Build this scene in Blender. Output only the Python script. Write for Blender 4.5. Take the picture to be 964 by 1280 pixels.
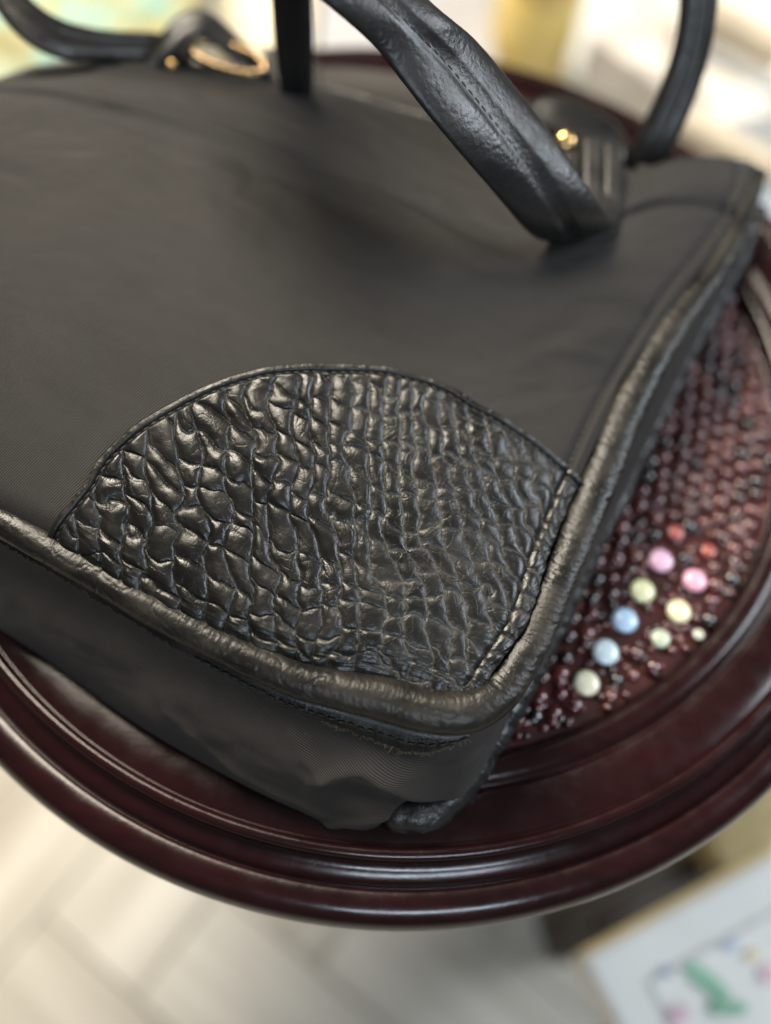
import bpy, bmesh, math, random
import numpy as np
from mathutils import Vector, Matrix

for o in list(bpy.data.objects): bpy.data.objects.remove(o)
scene = bpy.context.scene
C = scene.collection
R = math.radians

# ------------------------------------------------------------------ camera
FPX, PITCH, ROLL, CAMH = 1150.0, R(63.34), R(8.58), 0.32   # focal length in photo pixels (964 x 1280)
cam_data = bpy.data.cameras.new('camera')
cam = bpy.data.objects.new('camera', cam_data); C.objects.link(cam)
fwd = Vector((0, math.cos(PITCH), -math.sin(PITCH)))
up0 = Vector((0, math.sin(PITCH), math.cos(PITCH)))
rt0 = Vector((1, 0, 0))
cr, sr = math.cos(ROLL), math.sin(ROLL)
rt = rt0*cr + up0*sr
up = -rt0*sr + up0*cr
mw = Matrix((rt, up, -fwd)).transposed().to_4x4(); mw.translation = Vector((0, 0, CAMH))
cam.matrix_world = mw
cam_data.sensor_fit = 'VERTICAL'; cam_data.sensor_height = 24.0
cam_data.lens = FPX/1280*24.0
cam_data.clip_start = 0.01; cam_data.clip_end = 50
cam_data.dof.use_dof = True
cam_data.dof.focus_distance = 0.289
cam_data.dof.aperture_fstop = cam_data.lens/14.5
scene.camera = cam

# ------------------------------------------------------------------ light
world = bpy.data.worlds.new('World'); scene.world = world; world.use_nodes = True
wn = world.node_tree
bgn = wn.nodes['Background']; bgn.inputs['Strength'].default_value = 0.11
wtc = wn.nodes.new('ShaderNodeTexCoord'); wsep = wn.nodes.new('ShaderNodeSeparateXYZ')
wr = wn.nodes.new('ShaderNodeValToRGB')
wn.links.new(wtc.outputs['Generated'], wsep.inputs[0]); 
wmr = wn.nodes.new('ShaderNodeMapRange'); wmr.inputs['From Min'].default_value = -1; wmr.inputs['From Max'].default_value = 1
wn.links.new(wsep.outputs['Z'], wmr.inputs['Value'])
wn.links.new(wmr.outputs['Result'], wr.inputs['Fac']); wn.links.new(wr.outputs['Color'], bgn.inputs['Color'])
wr.color_ramp.elements[0].position = 0.2; wr.color_ramp.elements[0].color = (0.55, 0.47, 0.40, 1)
wr.color_ramp.elements[1].position = 0.8; wr.color_ramp.elements[1].color = (0.86, 0.83, 0.80, 1)

def area(name, loc, target, sx, sy, power, color):
    d = bpy.data.lights.new(name, 'AREA'); d.shape = 'RECTANGLE'; d.size = sx; d.size_y = sy
    d.energy = power; d.color = color
    o = bpy.data.objects.new(name, d); C.objects.link(o)
    o.location = loc
    o.rotation_euler = (Vector(target)-Vector(loc)).to_track_quat('-Z', 'Y').to_euler()
    return o
area('shop_window_light', (-0.62, 1.00, 1.40), (-.05, .15, 0), 0.80, 0.70, 68, (1.0, 0.90, 0.74))
area('ceiling_lamp_light', (0.36, -0.95, 1.05), (0, .10, 0), 0.60, 0.20, 9, (0.74, 0.87, 1.0))
area('doorway_light', (1.55, 0.62, 1.15), (0.1, .3, 0), 0.9, 0.6, 26, (0.84, 0.92, 1.0))

scene.view_settings.view_transform = 'Standard'; scene.view_settings.look = 'None'
scene.view_settings.exposure = 0.0; scene.view_settings.gamma = 1.0
scene.view_settings.use_curve_mapping = False
scene.render.engine = 'CYCLES'

# ------------------------------------------------------------------ numeric helpers
def at(px, py, z):
    """point of the place at height z that the photo shows at (px, py)"""
    x = (px-482)/FPX; y = -(py-640)/FPX
    x, y = cr*x-sr*y, sr*x+cr*y
    cp, sp = math.cos(PITCH), math.sin(PITCH)
    d = (x, cp+y*sp, -sp+y*cp); t = (z-CAMH)/d[2]
    return np.array([d[0]*t, d[1]*t, z])
def proj(P):
    P = np.asarray(P, float); cp, sp = math.cos(PITCH), math.sin(PITCH)
    X = P[..., 0]; Y = P[..., 1]; Z = P[..., 2]-CAMH
    z = Y*cp-Z*sp; y = Y*sp+Z*cp
    x, y = X/z, y/z
    x, y = cr*x+sr*y, -sr*x+cr*y
    return np.stack([482+FPX*x, 640-FPX*y], -1)
def spline(P, n=600):
    """Catmull-Rom through P, resampled evenly by length"""
    P = np.asarray(P, float)
    Q = np.vstack([2*P[0]-P[1], P, 2*P[-1]-P[-2]])
    out = []
    for i in range(1, len(Q)-2):
        t = np.linspace(0, 1, 24, endpoint=False)[:, None]
        p0, p1, p2, p3 = Q[i-1], Q[i], Q[i+1], Q[i+2]
        out.append(.5*((2*p1)+(-p0+p2)*t+(2*p0-5*p1+4*p2-p3)*t*t+(-p0+3*p1-3*p2+p3)*t**3))
    out.append(P[-1:]); D = np.vstack(out)
    s = np.r_[0, np.cumsum(np.linalg.norm(np.diff(D[:, :3], axis=0), axis=1))]
    u = np.linspace(0, s[-1], n)
    return np.stack([np.interp(u, s, D[:, k]) for k in range(D.shape[1])], 1)
def smooth(P, k):
    P = P.copy()
    for _ in range(k): P[1:-1] = .25*P[:-2]+.5*P[1:-1]+.25*P[2:]
    return P
def ev(curve, t):
    t = np.clip(np.asarray(t, float), 0, 1)*(len(curve)-1)
    i = np.minimum(t.astype(int), len(curve)-2); f = (t-i)[..., None]
    return curve[i]*(1-f)+curve[i+1]*f
def hsh(i, j, k=0):
    n = (i.astype(np.int64)*374761393+j.astype(np.int64)*668265263+k*1274126177) & 0xffffffff
    n = ((n ^ (n >> 13))*1274126177) & 0xffffffff
    n = ((n ^ (n >> 16))*2246822519) & 0xffffffff
    return ((n ^ (n >> 15)) & 0xffffff)/float(0xffffff)
def vnoise(x, y, k=0):
    i = np.floor(x); j = np.floor(y); fx = x-i; fy = y-j
    fx = fx*fx*fx*(fx*(fx*6-15)+10); fy = fy*fy*fy*(fy*(fy*6-15)+10)
    a = hsh(i, j, k); b = hsh(i+1, j, k); c = hsh(i, j+1, k); d = hsh(i+1, j+1, k)
    return (a*(1-fx)+b*fx)*(1-fy)+(c*(1-fx)+d*fx)*fy-.5
def fbm(x, y, k=0, o=4):
    r = 0; a = 1.0
    for q in range(o):
        r = r+a*vnoise(x, y, k+q*7); x = x*2.03+5.1; y = y*2.03+1.7; a *= .5
    return r
def voronoi(x, y, k=0, jit=.85):
    """distance to the cell border, direction of that border's normal, cell id random"""
    i0 = np.floor(x); j0 = np.floor(y)
    best = np.full(x.shape, 1e9); bx = np.zeros_like(x); by = np.zeros_like(x); bi = np.zeros_like(x); bj = np.zeros_like(x)
    for di in (-1, 0, 1):
        for dj in (-1, 0, 1):
            i = i0+di; j = j0+dj
            sx = i+.5+jit*(hsh(i, j, k)-.5); sy = j+.5+jit*(hsh(i, j, k+3)-.5)+.5*(np.mod(i, 2))
            sy = sy-.25
            d = (sx-x)**2+(sy-y)**2; m = d < best
            best = np.where(m, d, best); bx = np.where(m, sx, bx); by = np.where(m, sy, by); bi = np.where(m, i, bi); bj = np.where(m, j, bj)
    bd = np.full(x.shape, 1e9); nx = np.zeros_like(x)
    for di in (-2, -1, 0, 1, 2):
        for dj in (-2, -1, 0, 1, 2):
            i = bi+di; j = bj+dj
            if di == 0 and dj == 0: continue
            sx = i+.5+jit*(hsh(i, j, k)-.5); sy = j+.5+jit*(hsh(i, j, k+3)-.5)+.5*(np.mod(i, 2))-.25
            ex = sx-bx; ey = sy-by; L = np.sqrt(ex*ex+ey*ey)+1e-9
            d = ((.5*(sx+bx)-x)*ex+(.5*(sy+by)-y)*ey)/L
            m = d < bd
            bd = np.where(m, d, bd); nx = np.where(m, np.abs(ex)/L, nx)
    return np.maximum(bd, 0), nx, hsh(bi, bj, k+11), (x-bx), (y-by)
def seg_dist(p, poly):
    """distance of points p (...,2) to a polyline"""
    poly = np.asarray(poly, float); best = np.full(p.shape[:-1], 1e9)
    for a, b in zip(poly[:-1], poly[1:]):
        e = b-a; t = np.clip(((p-a)@e)/(e@e), 0, 1)
        d = np.linalg.norm(p-(a+t[..., None]*e), axis=-1); best = np.minimum(best, d)
    return best
def sst(a, b, x):
    t = np.clip((x-a)/(b-a), 0, 1); return t*t*(3-2*t)

# ------------------------------------------------------------------ object helpers
def link(o, parent=None):
    C.objects.link(o)
    if parent is not None: o.parent = parent
    return o
def empty(name, loc, label, cat, group=None):
    o = bpy.data.objects.new(name, None); o.location = loc; o.empty_display_size = .02
    C.objects.link(o); o['label'] = label; o['category'] = cat
    if group: o['group'] = group
    return o
def put(name, me, mat, parent=None, label=None):
    if mat is not None and not me.materials: me.materials.append(mat)
    o = bpy.data.objects.new(name, me); link(o, parent)
    if parent is not None:
        p = parent; off = Vector((0, 0, 0))
        while p is not None: off += p.location; p = p.parent
        o.location = -off                       # meshes are modelled in place
    if label: o['label'] = label
    return o
def fast_mesh(name, V, F, uv=None, shade=True):
    V = np.asarray(V, np.float32).reshape(-1, 3); F = np.asarray(F, np.int32)
    me = bpy.data.meshes.new(name)
    me.vertices.add(len(V)); me.vertices.foreach_set('co', V.ravel())
    n = F.shape[1]
    me.loops.add(F.size); me.loops.foreach_set('vertex_index', F.ravel())
    me.polygons.add(len(F)); me.polygons.foreach_set('loop_start', np.arange(len(F), dtype=np.int32)*n)
    me.polygons.foreach_set('use_smooth', np.full(len(F), shade))
    if uv is not None:
        l = me.uv_layers.new(name='UVMap'); l.data.foreach_set('uv', np.asarray(uv, np.float32).reshape(-1, 2)[F.ravel()].ravel())
    me.update(calc_edges=True); me.validate(); return me
def grid_faces(nu, nv, closed=False):
    i = np.arange(nu-1)[:, None]; j = np.arange(nv if closed else nv-1)[None, :]
    a = i*nv+j; b = i*nv+(j+1) % nv; c = (i+1)*nv+(j+1) % nv; d = (i+1)*nv+j
    return np.stack([a, d, c, b], -1).reshape(-1, 4)
def grid_mesh(name, P, uv=None, closed=False, flip=False):
    nu, nv = P.shape[:2]; F = grid_faces(nu, nv, closed)
    if flip: F = F[:, ::-1]
    return fast_mesh(name, P.reshape(-1, 3), F, None if uv is None else uv.reshape(-1, 2))
def normals(P):
    du = np.gradient(P, axis=0); dv = np.gradient(P, axis=1); n = np.cross(du, dv)
    return n/(np.linalg.norm(n, axis=-1, keepdims=True)+1e-12)
def bm_mesh(name, fn, shade=False, bevel=0):
    bm = bmesh.new(); fn(bm)
    if bevel:
        bmesh.ops.bevel(bm, geom=list(bm.edges), offset=bevel, segments=2, affect='EDGES', profile=.5)
    me = bpy.data.meshes.new(name); bm.to_mesh(me); bm.free()
    if shade: me.polygons.foreach_set('use_smooth', [True]*len(me.polygons))
    return me
def box(bm, loc, size, rz=0, rx=0):
    m = Matrix.Translation(loc) @ Matrix.Rotation(rz, 4, 'Z') @ Matrix.Rotation(rx, 4, 'X') @ Matrix.Diagonal((*size, 1))
    bmesh.ops.create_cube(bm, size=1, matrix=m)
def lathe(name, prof, seg=96, center=(0, 0, 0)):
    prof = np.asarray(prof, float); a = np.linspace(0, 2*np.pi, seg, endpoint=False)
    P = np.stack([prof[:, 0][:, None]*np.cos(a)+center[0], prof[:, 0][:, None]*np.sin(a)+center[1],
                  np.repeat(prof[:, 1][:, None], seg, 1)+center[2]], -1)
    return grid_mesh(name, P, closed=True)

# ------------------------------------------------------------------ materials
class NT:
    def __init__(s, name):
        s.m = bpy.data.materials.new(name); s.m.use_nodes = True; s.t = s.m.node_tree
        s.p = s.t.nodes['Principled BSDF']
    def n(s, kind, **kw):
        nd = s.t.nodes.new(kind)
        for k, v in kw.items(): setattr(nd, k, v)
        return nd
    def l(s, a, b): s.t.links.new(a, b)
    def set(s, **kw):
        for k, v in kw.items():
            k = k.replace('_', ' '); i = s.p.inputs[k]
            i.default_value = (*v, 1) if isinstance(v, tuple) and len(v) == 3 and i.type == 'RGBA' else v
    def coord(s, which='Object', scale=(1, 1, 1)):
        tc = s.n('ShaderNodeTexCoord'); mp = s.n('ShaderNodeMapping'); mp.inputs['Scale'].default_value = scale
        s.l(tc.outputs[which], mp.inputs['Vector']); return mp.outputs['Vector']
    def noise(s, vec, scale, detail=4, rough=.55):
        nd = s.n('ShaderNodeTexNoise'); nd.inputs['Scale'].default_value = scale
        nd.inputs['Detail'].default_value = detail; nd.inputs['Roughness'].default_value = rough
        s.l(vec, nd.inputs['Vector']); return nd
    def ramp(s, fac, stops):
        r = s.n('ShaderNodeValToRGB'); s.l(fac, r.inputs['Fac'])
        while len(r.color_ramp.elements) < len(stops): r.color_ramp.elements.new(.5)
        for e, (p, c) in zip(r.color_ramp.elements, stops):
            e.position = p; e.color = (*c, 1) if not isinstance(c, float) else (c, c, c, 1)
        return r.outputs['Color']
    def bump(s, h, dist, strength=1, prev=None):
        b = s.n('ShaderNodeBump'); b.inputs['Distance'].default_value = dist; b.inputs['Strength'].default_value = strength
        s.l(h, b.inputs['Height'])
        if prev is not None: s.l(prev, b.inputs['Normal'])
        return b.outputs['Normal']
    def math(s, op, a, b=None):
        m = s.n('ShaderNodeMath', operation=op)
        for k, v in enumerate((a, b)):
            if v is None: continue
            if isinstance(v, (int, float)): m.inputs[k].default_value = v
            else: s.l(v, m.inputs[k])
        return m.outputs[0]

def leather(name, base=(.014, .0135, .012), rough=.36, grain=900, gd=.00010, worn=.5, tint=(.05, .042, .030)):
    t = NT(name); v = t.coord()
    n1 = t.noise(v, 60, 5); n2 = t.noise(v, grain, 3)
    vo = t.n('ShaderNodeTexVoronoi', feature='DISTANCE_TO_EDGE'); vo.inputs['Scale'].default_value = grain*.55; t.l(v, vo.inputs['Vector'])
    col = t.ramp(n1.outputs['Fac'], [(.40, base), (.78, tuple(b+(c-b)*worn for b, c in zip(base, tint)))])
    t.l(col, t.p.inputs['Base Color'])
    rr = t.ramp(n1.outputs['Fac'], [(.3, rough-.07), (.7, rough+.12)]); t.l(rr, t.p.inputs['Roughness'])
    b1 = t.bump(vo.outputs['Distance'], gd*1.2, .6); b2 = t.bump(n2.outputs['Fac'], gd, 1, b1)
    t.l(b2, t.p.inputs['Normal']); t.set(Specular_IOR_Level=.55)
    return t.m
M_patch = leather('pebbled_leather', base=(.0050, .0048, .0044), rough=.33, grain=2600, gd=.00005, worn=.12)
def worn_lit_creases(m):  # worn, matte creases; their paler colour also stands in for caught light
    nt = m.node_tree; p = nt.nodes['Principled BSDF']; at_ = nt.nodes.new('ShaderNodeAttribute'); at_.attribute_name = 'crease'
    for sock, val in (('Base Color', (.042, .038, .033, 1)), ('Roughness', (.55, .55, .55, 1))):
        src = p.inputs[sock].links[0].from_socket; mx = nt.nodes.new('ShaderNodeMix'); mx.data_type = 'RGBA'
        nt.links.new(at_.outputs['Fac'], mx.inputs['Factor']); nt.links.new(src, mx.inputs['A']); mx.inputs['B'].default_value = val
        nt.links.new(mx.outputs['Result'], p.inputs[sock])
worn_lit_creases(M_patch)
M_piping = leather('worn_piping_leather', base=(.0075, .0070, .0064), rough=.35, grain=1600, gd=.00008, worn=.5, tint=(.050, .043, .034))
M_piping.node_tree.nodes['Principled BSDF'].inputs['Specular IOR Level'].default_value = .36
M_strap = leather('strap_leather', base=(.013, .013, .0135), rough=.35, grain=640, gd=.00016, worn=.2)
M_backleather = leather('dark_edge_leather', base=(.010, .010, .0105), rough=.33, grain=900, gd=.0002, worn=.1)

def twill(name, ang, base, period=.00068, rough=.52):
    t = NT(name); tc = t.n('ShaderNodeTexCoord'); sep = t.n('ShaderNodeSeparateXYZ'); t.l(tc.outputs['UV'], sep.inputs[0])
    k = 2*math.pi/period
    u = t.math('MULTIPLY', sep.outputs['X'], math.cos(ang)*k); v = t.math('MULTIPLY', sep.outputs['Y'], math.sin(ang)*k)
    nz = t.noise(t.coord('UV'), 38, 3); w = t.math('MULTIPLY', nz.outputs['Fac'], 4.0)
    ph = t.math('ADD', t.math('ADD', u, v), w)
    s1 = t.math('SINE', ph)
    u2 = t.math('MULTIPLY', sep.outputs['X'], -math.sin(ang)*k*2.3); v2 = t.math('MULTIPLY', sep.outputs['Y'], math.cos(ang)*k*2.3)
    s2 = t.math('MULTIPLY', t.math('SINE', t.math('ADD', u2, v2)), .35)
    h = t.math('ADD', s1, s2)
    n1 = t.noise(t.coord('UV'), 13, 6, .62)
    c = t.ramp(n1.outputs['Fac'], [(.3, tuple(b*.78 for b in base)), (.7, tuple(b*1.22 for b in base))])
    mx = t.n('ShaderNodeMix', data_type='RGBA', blend_type='MULTIPLY'); mx.inputs['Factor'].default_value = 1
    hs = t.ramp(t.math('MULTIPLY_ADD', h, .3), [(0, .74), (1, 1.06)])
    li = t.noise(t.coord('UV'), 900, 1); lf = t.ramp(li.outputs['Fac'], [(.80, 0.0), (.84, 1.0)])
    mz = t.n('ShaderNodeMix', data_type='RGBA'); t.l(lf, mz.inputs['Factor']); t.l(c, mz.inputs['A']); mz.inputs['B'].default_value = (.22, .20, .18, 1); c = mz.outputs['Result']
    t.l(c, mx.inputs['A']); t.l(hs, mx.inputs['B']); t.l(mx.outputs['Result'], t.p.inputs['Base Color'])
    b = t.bump(h, .00007, .8)
    lint = t.noise(t.coord('UV'), 300, 3); b = t.bump(lint.outputs['Fac'], .0001, .5, b)
    t.l(b, t.p.inputs['Normal'])
    t.l(t.ramp(n1.outputs['Fac'], [(.3, .60), (.7, .42)]), t.p.inputs['Roughness'])
    t.set(Specular_IOR_Level=.28, Sheen_Weight=.05, Sheen_Roughness=.45)
    return t.m
M_panel = twill('nylon_twill_front', R(23), (.0235, .0210, .0190))
M_gusset = twill('nylon_twill_gusset', R(110), (.030, .0255, .0225), period=.00056)

def thread_mat():
    t = NT('black_thread'); t.set(Base_Color=(.018, .017, .016), Roughness=.6)
    n = t.noise(t.coord(), 3000, 2); t.l(t.bump(n.outputs['Fac'], .0001), t.p.inputs['Normal']); return t.m
M_thread = thread_mat()
def gold_mat():
    t = NT('gold_metal'); t.set(Base_Color=(.80, .52, .22), Metallic=1.0)
    n = t.noise(t.coord(), 200, 3); t.l(t.ramp(n.outputs['Fac'], [(.3, .18), (.7, .32)]), t.p.inputs['Roughness']); return t.m
M_gold = gold_mat(); M_goldd = gold_mat(); M_goldd.node_tree.nodes['Principled BSDF'].inputs['Base Color'].default_value = (.35, .24, .13, 1)
def fray_mat():
    t = NT('frayed_leather_edge'); n = t.noise(t.coord(), 900, 2)
    t.l(t.ramp(n.outputs['Fac'], [(.3, (.07, .06, .045)), (.7, (.24, .20, .14))]), t.p.inputs['Base Color']); t.set(Roughness=.9); return t.m
M_fray = fray_mat()
def lacquer():
    t = NT('cherry_lacquer'); v = t.coord(scale=(1, 1, 1))
    n = t.noise(v, 9, 5); g = t.noise(t.coord(scale=(6, 60, 6)), 4, 5)
    mix = t.math('ADD', t.math('MULTIPLY', n.outputs['Fac'], .5), t.math('MULTIPLY', g.outputs['Fac'], .5))
    t.l(t.ramp(mix, [(.35, (.009, .003, .0035)), (.65, (.019, .0042, .0052))]), t.p.inputs['Base Color'])
    d = t.noise(v, 120, 5); t.l(t.ramp(d.outputs['Fac'], [(.35, .17), (.75, .30)]), t.p.inputs['Roughness'])
    sp = t.noise(v, 700, 2); t.l(t.bump(sp.outputs['Fac'], .00004), t.p.inputs['Normal'])
    t.set(Coat_Weight=.25, Coat_Roughness=.12, Specular_IOR_Level=.3); return t.m
M_lacq = lacquer()
def plain(name, c, rough=.5, var=.12, scale=30, **kw):
    t = NT(name); n = t.noise(t.coord(), scale, 5)
    t.l(t.ramp(n.outputs['Fac'], [(.3, tuple(x*(1-var) for x in c)), (.7, tuple(min(1, x*(1+var)) for x in c))]), t.p.inputs['Base Color'])
    t.set(Roughness=rough, **kw); return t.m

# ================================================================== SETTING: floor of herringbone planks
FZ = -0.50
def plank_mat(name, a, b):
    t = NT(name); oi = t.n('ShaderNodeObjectInfo')
    tc = t.n('ShaderNodeTexCoord'); mp = t.n('ShaderNodeMapping'); mp.inputs['Scale'].default_value = (1.2, 12, 2); cv = t.n('ShaderNodeVectorMath', operation='ADD'); t.l(tc.outputs['Object'], mp.inputs['Vector']); t.l(mp.outputs['Vector'], cv.inputs[0]); t.l(t.math('MULTIPLY', oi.outputs['Random'], 40), cv.inputs[1])
    g = t.noise(cv.outputs['Vector'], 2.4, 6)
    m = t.math('ADD', t.math('MULTIPLY', g.outputs['Fac'], .8), t.math('MULTIPLY', oi.outputs['Random'], .2))
    t.l(t.ramp(m, [(.25, a), (.75, b)]), t.p.inputs['Base Color']); t.set(Roughness=.45)
    t.l(t.bump(g.outputs['Fac'], .001, .3), t.p.inputs['Normal']); return t.m
M_plank = plank_mat('pale_wood_plank', (.35, .31, .25), (.76, .71, .62))
fl = bm_mesh('floor', lambda bm: box(bm, (0.1, 1.0, FZ-.02), (7, 7, .02)))
floor = put('floor', fl, plain("floor_joint", (.56, .52, .45), .8)); floor['kind'] = 'structure'
PW, PL = .10, .60
pm = bm_mesh('plank', lambda bm: box(bm, (0, 0, 0), (PL-.0015, PW-.0015, .010)), bevel=.0012); pm.materials.append(M_plank)
rng = random.Random(4)
HA = R(-29)
def plank(cx, cy, ang):
    x = cx*math.cos(HA)-cy*math.sin(HA); y = cx*math.sin(HA)+cy*math.cos(HA)
    if not (-1.6 < x < 1.6 and -.9 < y < 3.4): return
    o = bpy.data.objects.new('plank', pm); o.parent = floor
    o.location = (x, y, FZ-.005+rng.uniform(0, .0012)); o.rotation_euler = (0, 0, HA+ang); C.objects.link(o)
for a in range(-30, 31):
    for b in range(-8, 9):
        # herringbone, 4:1 blocks
        bx = a*PW+b*PL*1.0; by = a*PW-b*PL*1.0
        plank(bx+PL/2, by+PW/2, 0)
        plank(bx+PL-PL+PW/2-0, by-PL/2+0, R(90)) if False else plank(bx+PL+PW/2, by+PW-PL/2, R(90))

# ================================================================== TABLE
TC = (-.0022, .2291)
table = empty('pedestal_table', (TC[0], TC[1], FZ), 'round dark cherry pedestal table with moulded rim and beaded centre under the bag', 'table')
def arc(cx, cz, r, a0, a1, n=9): return [(cx+r*math.cos(R(a)), cz+r*math.sin(R(a))) for a in np.linspace(a0, a1, n)]
prof = [(0.0, -.0055), (.1622, -.0055), (.1630, -.0048), (.1634, -.0004), (.1641, .0004)]
prof += [(.1665, .0011), (.1695, .0011), (.1722, .0002), (.1732, -.0014), (.1740, -.0016), (.1748, -.0006), (.1762, 0), (.1850, 0), (.1905, -.0002), (.1912, -.0006)]
prof += arc(.1937, .0000, .0024, 190, 0, 12)
prof += [(.1963, -.0022), (.1972, -.0032), (.1990, -.0038), (.2012, -.0046), (.2028, -.0060), (.2034, -.0074), (.2040, -.0080)]
prof += arc(.2074, -.0155, .0089, 112, -62, 24)
prof += [(.2110, -.0215), (.2050, -.0235), (.1980, -.0240), (.1950, -.0280), (.1500, -.0300), (0, -.0300)]
put('table_top', lathe('table_top', prof, 220, (TC[0], TC[1], 0)), M_lacq, table)
ped = [(0, -.030), (.060, -.030), (.062, -.045), (.030, -.060), (.022, -.10), (.030, -.16), (.042, -.22), (.034, -.30), (.020, -.36), (.030, -.39), (.045, -.41), (.05, -.44), (0, -.44)]
put('pedestal', lathe('pedestal', ped, 48, (TC[0], TC[1], 0)), M_lacq, table)
def foot(bm):
    pts = [(0.03, -.42), (.09, -.41), (.14, -.45), (.18, -.485), (.20, -.485), (.20, -.499), (.16, -.499), (.11, -.47), (.03, -.455)]
    a = [bm.verts.new((x, -.012, z)) for x, z in pts]; b = [bm.verts.new((x, .012, z)) for x, z in pts]
    bm.faces.new(a); bm.faces.new(b[::-1])
    for i in range(len(pts)): j = (i+1) % len(pts); bm.faces.new((a[j], a[i], b[i], b[j]))
fm = bm_mesh('foot', foot, bevel=.002); fm.materials.append(M_lacq)
for k in range(4):
    o = bpy.data.objects.new('foot', fm); link(o, table); o.location = (0, 0, -FZ); o.rotation_euler = (0, 0, R(45+90*k))

put('bead_tray', lathe('bead_tray', [(0, -.0053), (.1618, -.0053)], 96, (TC[0], TC[1], 0)), plain('red_brown_enamel', (.045, .009, .009), .35, .4, 120), table)
# beads of the centre panel
def bead_mat():
    t = NT('dark_red_glass_bead'); oi = t.n('ShaderNodeObjectInfo'); g = t.n('ShaderNodeNewGeometry')
    rnd = t.math('ADD', oi.outputs['Random'], g.outputs['Random Per Island'])
    fr = t.math('FRACT', rnd)
    t.l(t.ramp(fr, [(0, (.004, .003, .003)), (.18, (.012, .004, .004)), (.22, (.05, .008, .009)), (.6, (.09, .014, .014)), (.85, (.15, .035, .028)), (1, (.09, .025, .035))]), t.p.inputs['Base Color'])
    t.set(Roughness=.15, Coat_Weight=.9, Coat_Roughness=.06, Specular_IOR_Level=.7); return t.m
M_bead = bead_mat()
def oblate(name, r, h, seg=12, rings=7):
    me = lathe(name, [(max(1e-5, r*math.sin(a)), h*math.cos(a)) for a in np.linspace(.0, math.pi*.6, rings)][::-1], seg)
    return me
pastel = [((848, 662), (.42, .11, .10), .0040), ((829, 697), (.90, .55, .75), .0058), ((806, 735), (.80, .84, .52), .0058), ((784, 772), (.50, .70, .95), .0060),
          ((760, 812), (.68, .84, .92), .0060), ((736, 851), (.88, .85, .66), .0058), ((889, 685), (.36, .09, .07), .0036), ((872, 722), (.85, .42, .56), .0056),
          ((852, 761), (.85, .80, .52), .0056), ((829, 795), (.50, .58, .44), .0044), ((877, 790), (.50, .52, .44), .0026)]
pas_xy = []
names = ['salmon', 'pink', 'pale green', 'sky blue', 'ice blue', 'cream', 'dull coral', 'rose', 'butter yellow', 'sage', 'grey']
pb = oblate('pastel_bead', 1.0, .42, 20, 9)
for (p, c, r), nm in zip(pastel, names):
    q = at(p[0], p[1], .0); pas_xy.append((q[0], q[1], r))
    me = pb.copy(); me.materials.append(plain('enamel_'+nm.replace(' ', '_'), c, .22, .03, 250, Coat_Weight=.6))
    o = bpy.data.objects.new('pastel_bead', me); link(o, table); o['label'] = nm+' enamel bead in the red bead panel'
    o.scale = (r*.84, r*.84, r*.80); o.location = (q[0]-TC[0], q[1]-TC[1], -.0030-FZ)
PAS = np.array(pas_xy)
sp = .0074; cand = []
for i in range(-30, 31):
    for j in range(-30, 31):
        x = sp*(i+.5*(j % 2)); y = sp*.866*j
        x += rng.uniform(-.0008, .0008); y += rng.uniform(-.0008, .0008)
        x, y = x*math.cos(.4)-y*math.sin(.4), x*math.sin(.4)+y*math.cos(.4)
        if math.hypot(x, y) > .1595: continue
        X, Y = x+TC[0], y+TC[1]
        if np.min(np.hypot(PAS[:, 0]-X, PAS[:, 1]-Y)-PAS[:, 2]) < .0026: continue
        if rng.random() < .02: continue
        cand.append((X, Y))
def clear_of_bag(X, Y):
    p = proj([X, Y, 0.0]); line = np.interp(p[1], [280, 380, 510, 620, 770, 860, 930], [950, 916, 848, 798, 725, 675, 640])
    return p[0]-line, p
vis = []; rest = []
for X, Y in cand:
    d, p = clear_of_bag(X, Y)
    (vis if (d > -12 and p[0] < 985 and 250 < p[1] < 1000) else rest).append((X, Y, p[1]))
vis.sort(key=lambda t: -t[2])
rest += vis[290:]; vis = vis[:290]
bm_ = oblate('bead', 1.0, .8, 12, 6); bm_.materials.append(M_bead)
for X, Y, _ in vis:
    o = bpy.data.objects.new('bead', bm_); link(o, table); r = rng.uniform(.0025, .0036)
    o.scale = (r, r, r); o.location = (X-TC[0], Y-TC[1], -.0048-FZ+rng.uniform(0, .0008))
n0 = len(bm_.vertices); co = np.empty(n0*3); bm_.vertices.foreach_get('co', co); co = co.reshape(-1, 3)
fc = np.array([list(p.vertices) for p in bm_.polygons])
VV = []; FF = []
for k, (X, Y, _) in enumerate(rest): VV.append(co*.0031+np.array([X, Y, -.0046])); FF.append(fc+k*n0)
o = put('bead_field', fast_mesh('bead_field', np.vstack(VV), np.vstack(FF)), M_bead, table); o['kind'] = 'stuff'
# tiny seed beads filling the gaps
VV = []; FF = []; k = 0
for _ in range(3800):
    a = rng.uniform(0, 2*math.pi); rr = .161*math.sqrt(rng.random()); X = TC[0]+rr*math.cos(a); Y = TC[1]+rr*math.sin(a)
    if clear_of_bag(X, Y)[0] < -20: continue
    VV.append(co*rng.uniform(.0011, .0019)+np.array([X, Y, -.0050+rng.uniform(0, .0012)])); FF.append(fc+k*n0); k += 1
o = put('seed_beads', fast_mesh('seed_beads', np.vstack(VV), np.vstack(FF)), M_bead, table); o['kind'] = 'stuff'

# ================================================================== HANDBAG
bag = empty('handbag', (0.0, .20, 0.0), 'black nylon handbag with pebbled leather corner patch lying on the round table', 'handbag')
BL = np.array([-.262, .152, .050]); TL = np.array([-.236, .250, .030])
def pts(L, z=None): return np.array([at(*p) if len(p) == 3 else at(p[0], p[1], z) for p in L])
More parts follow.
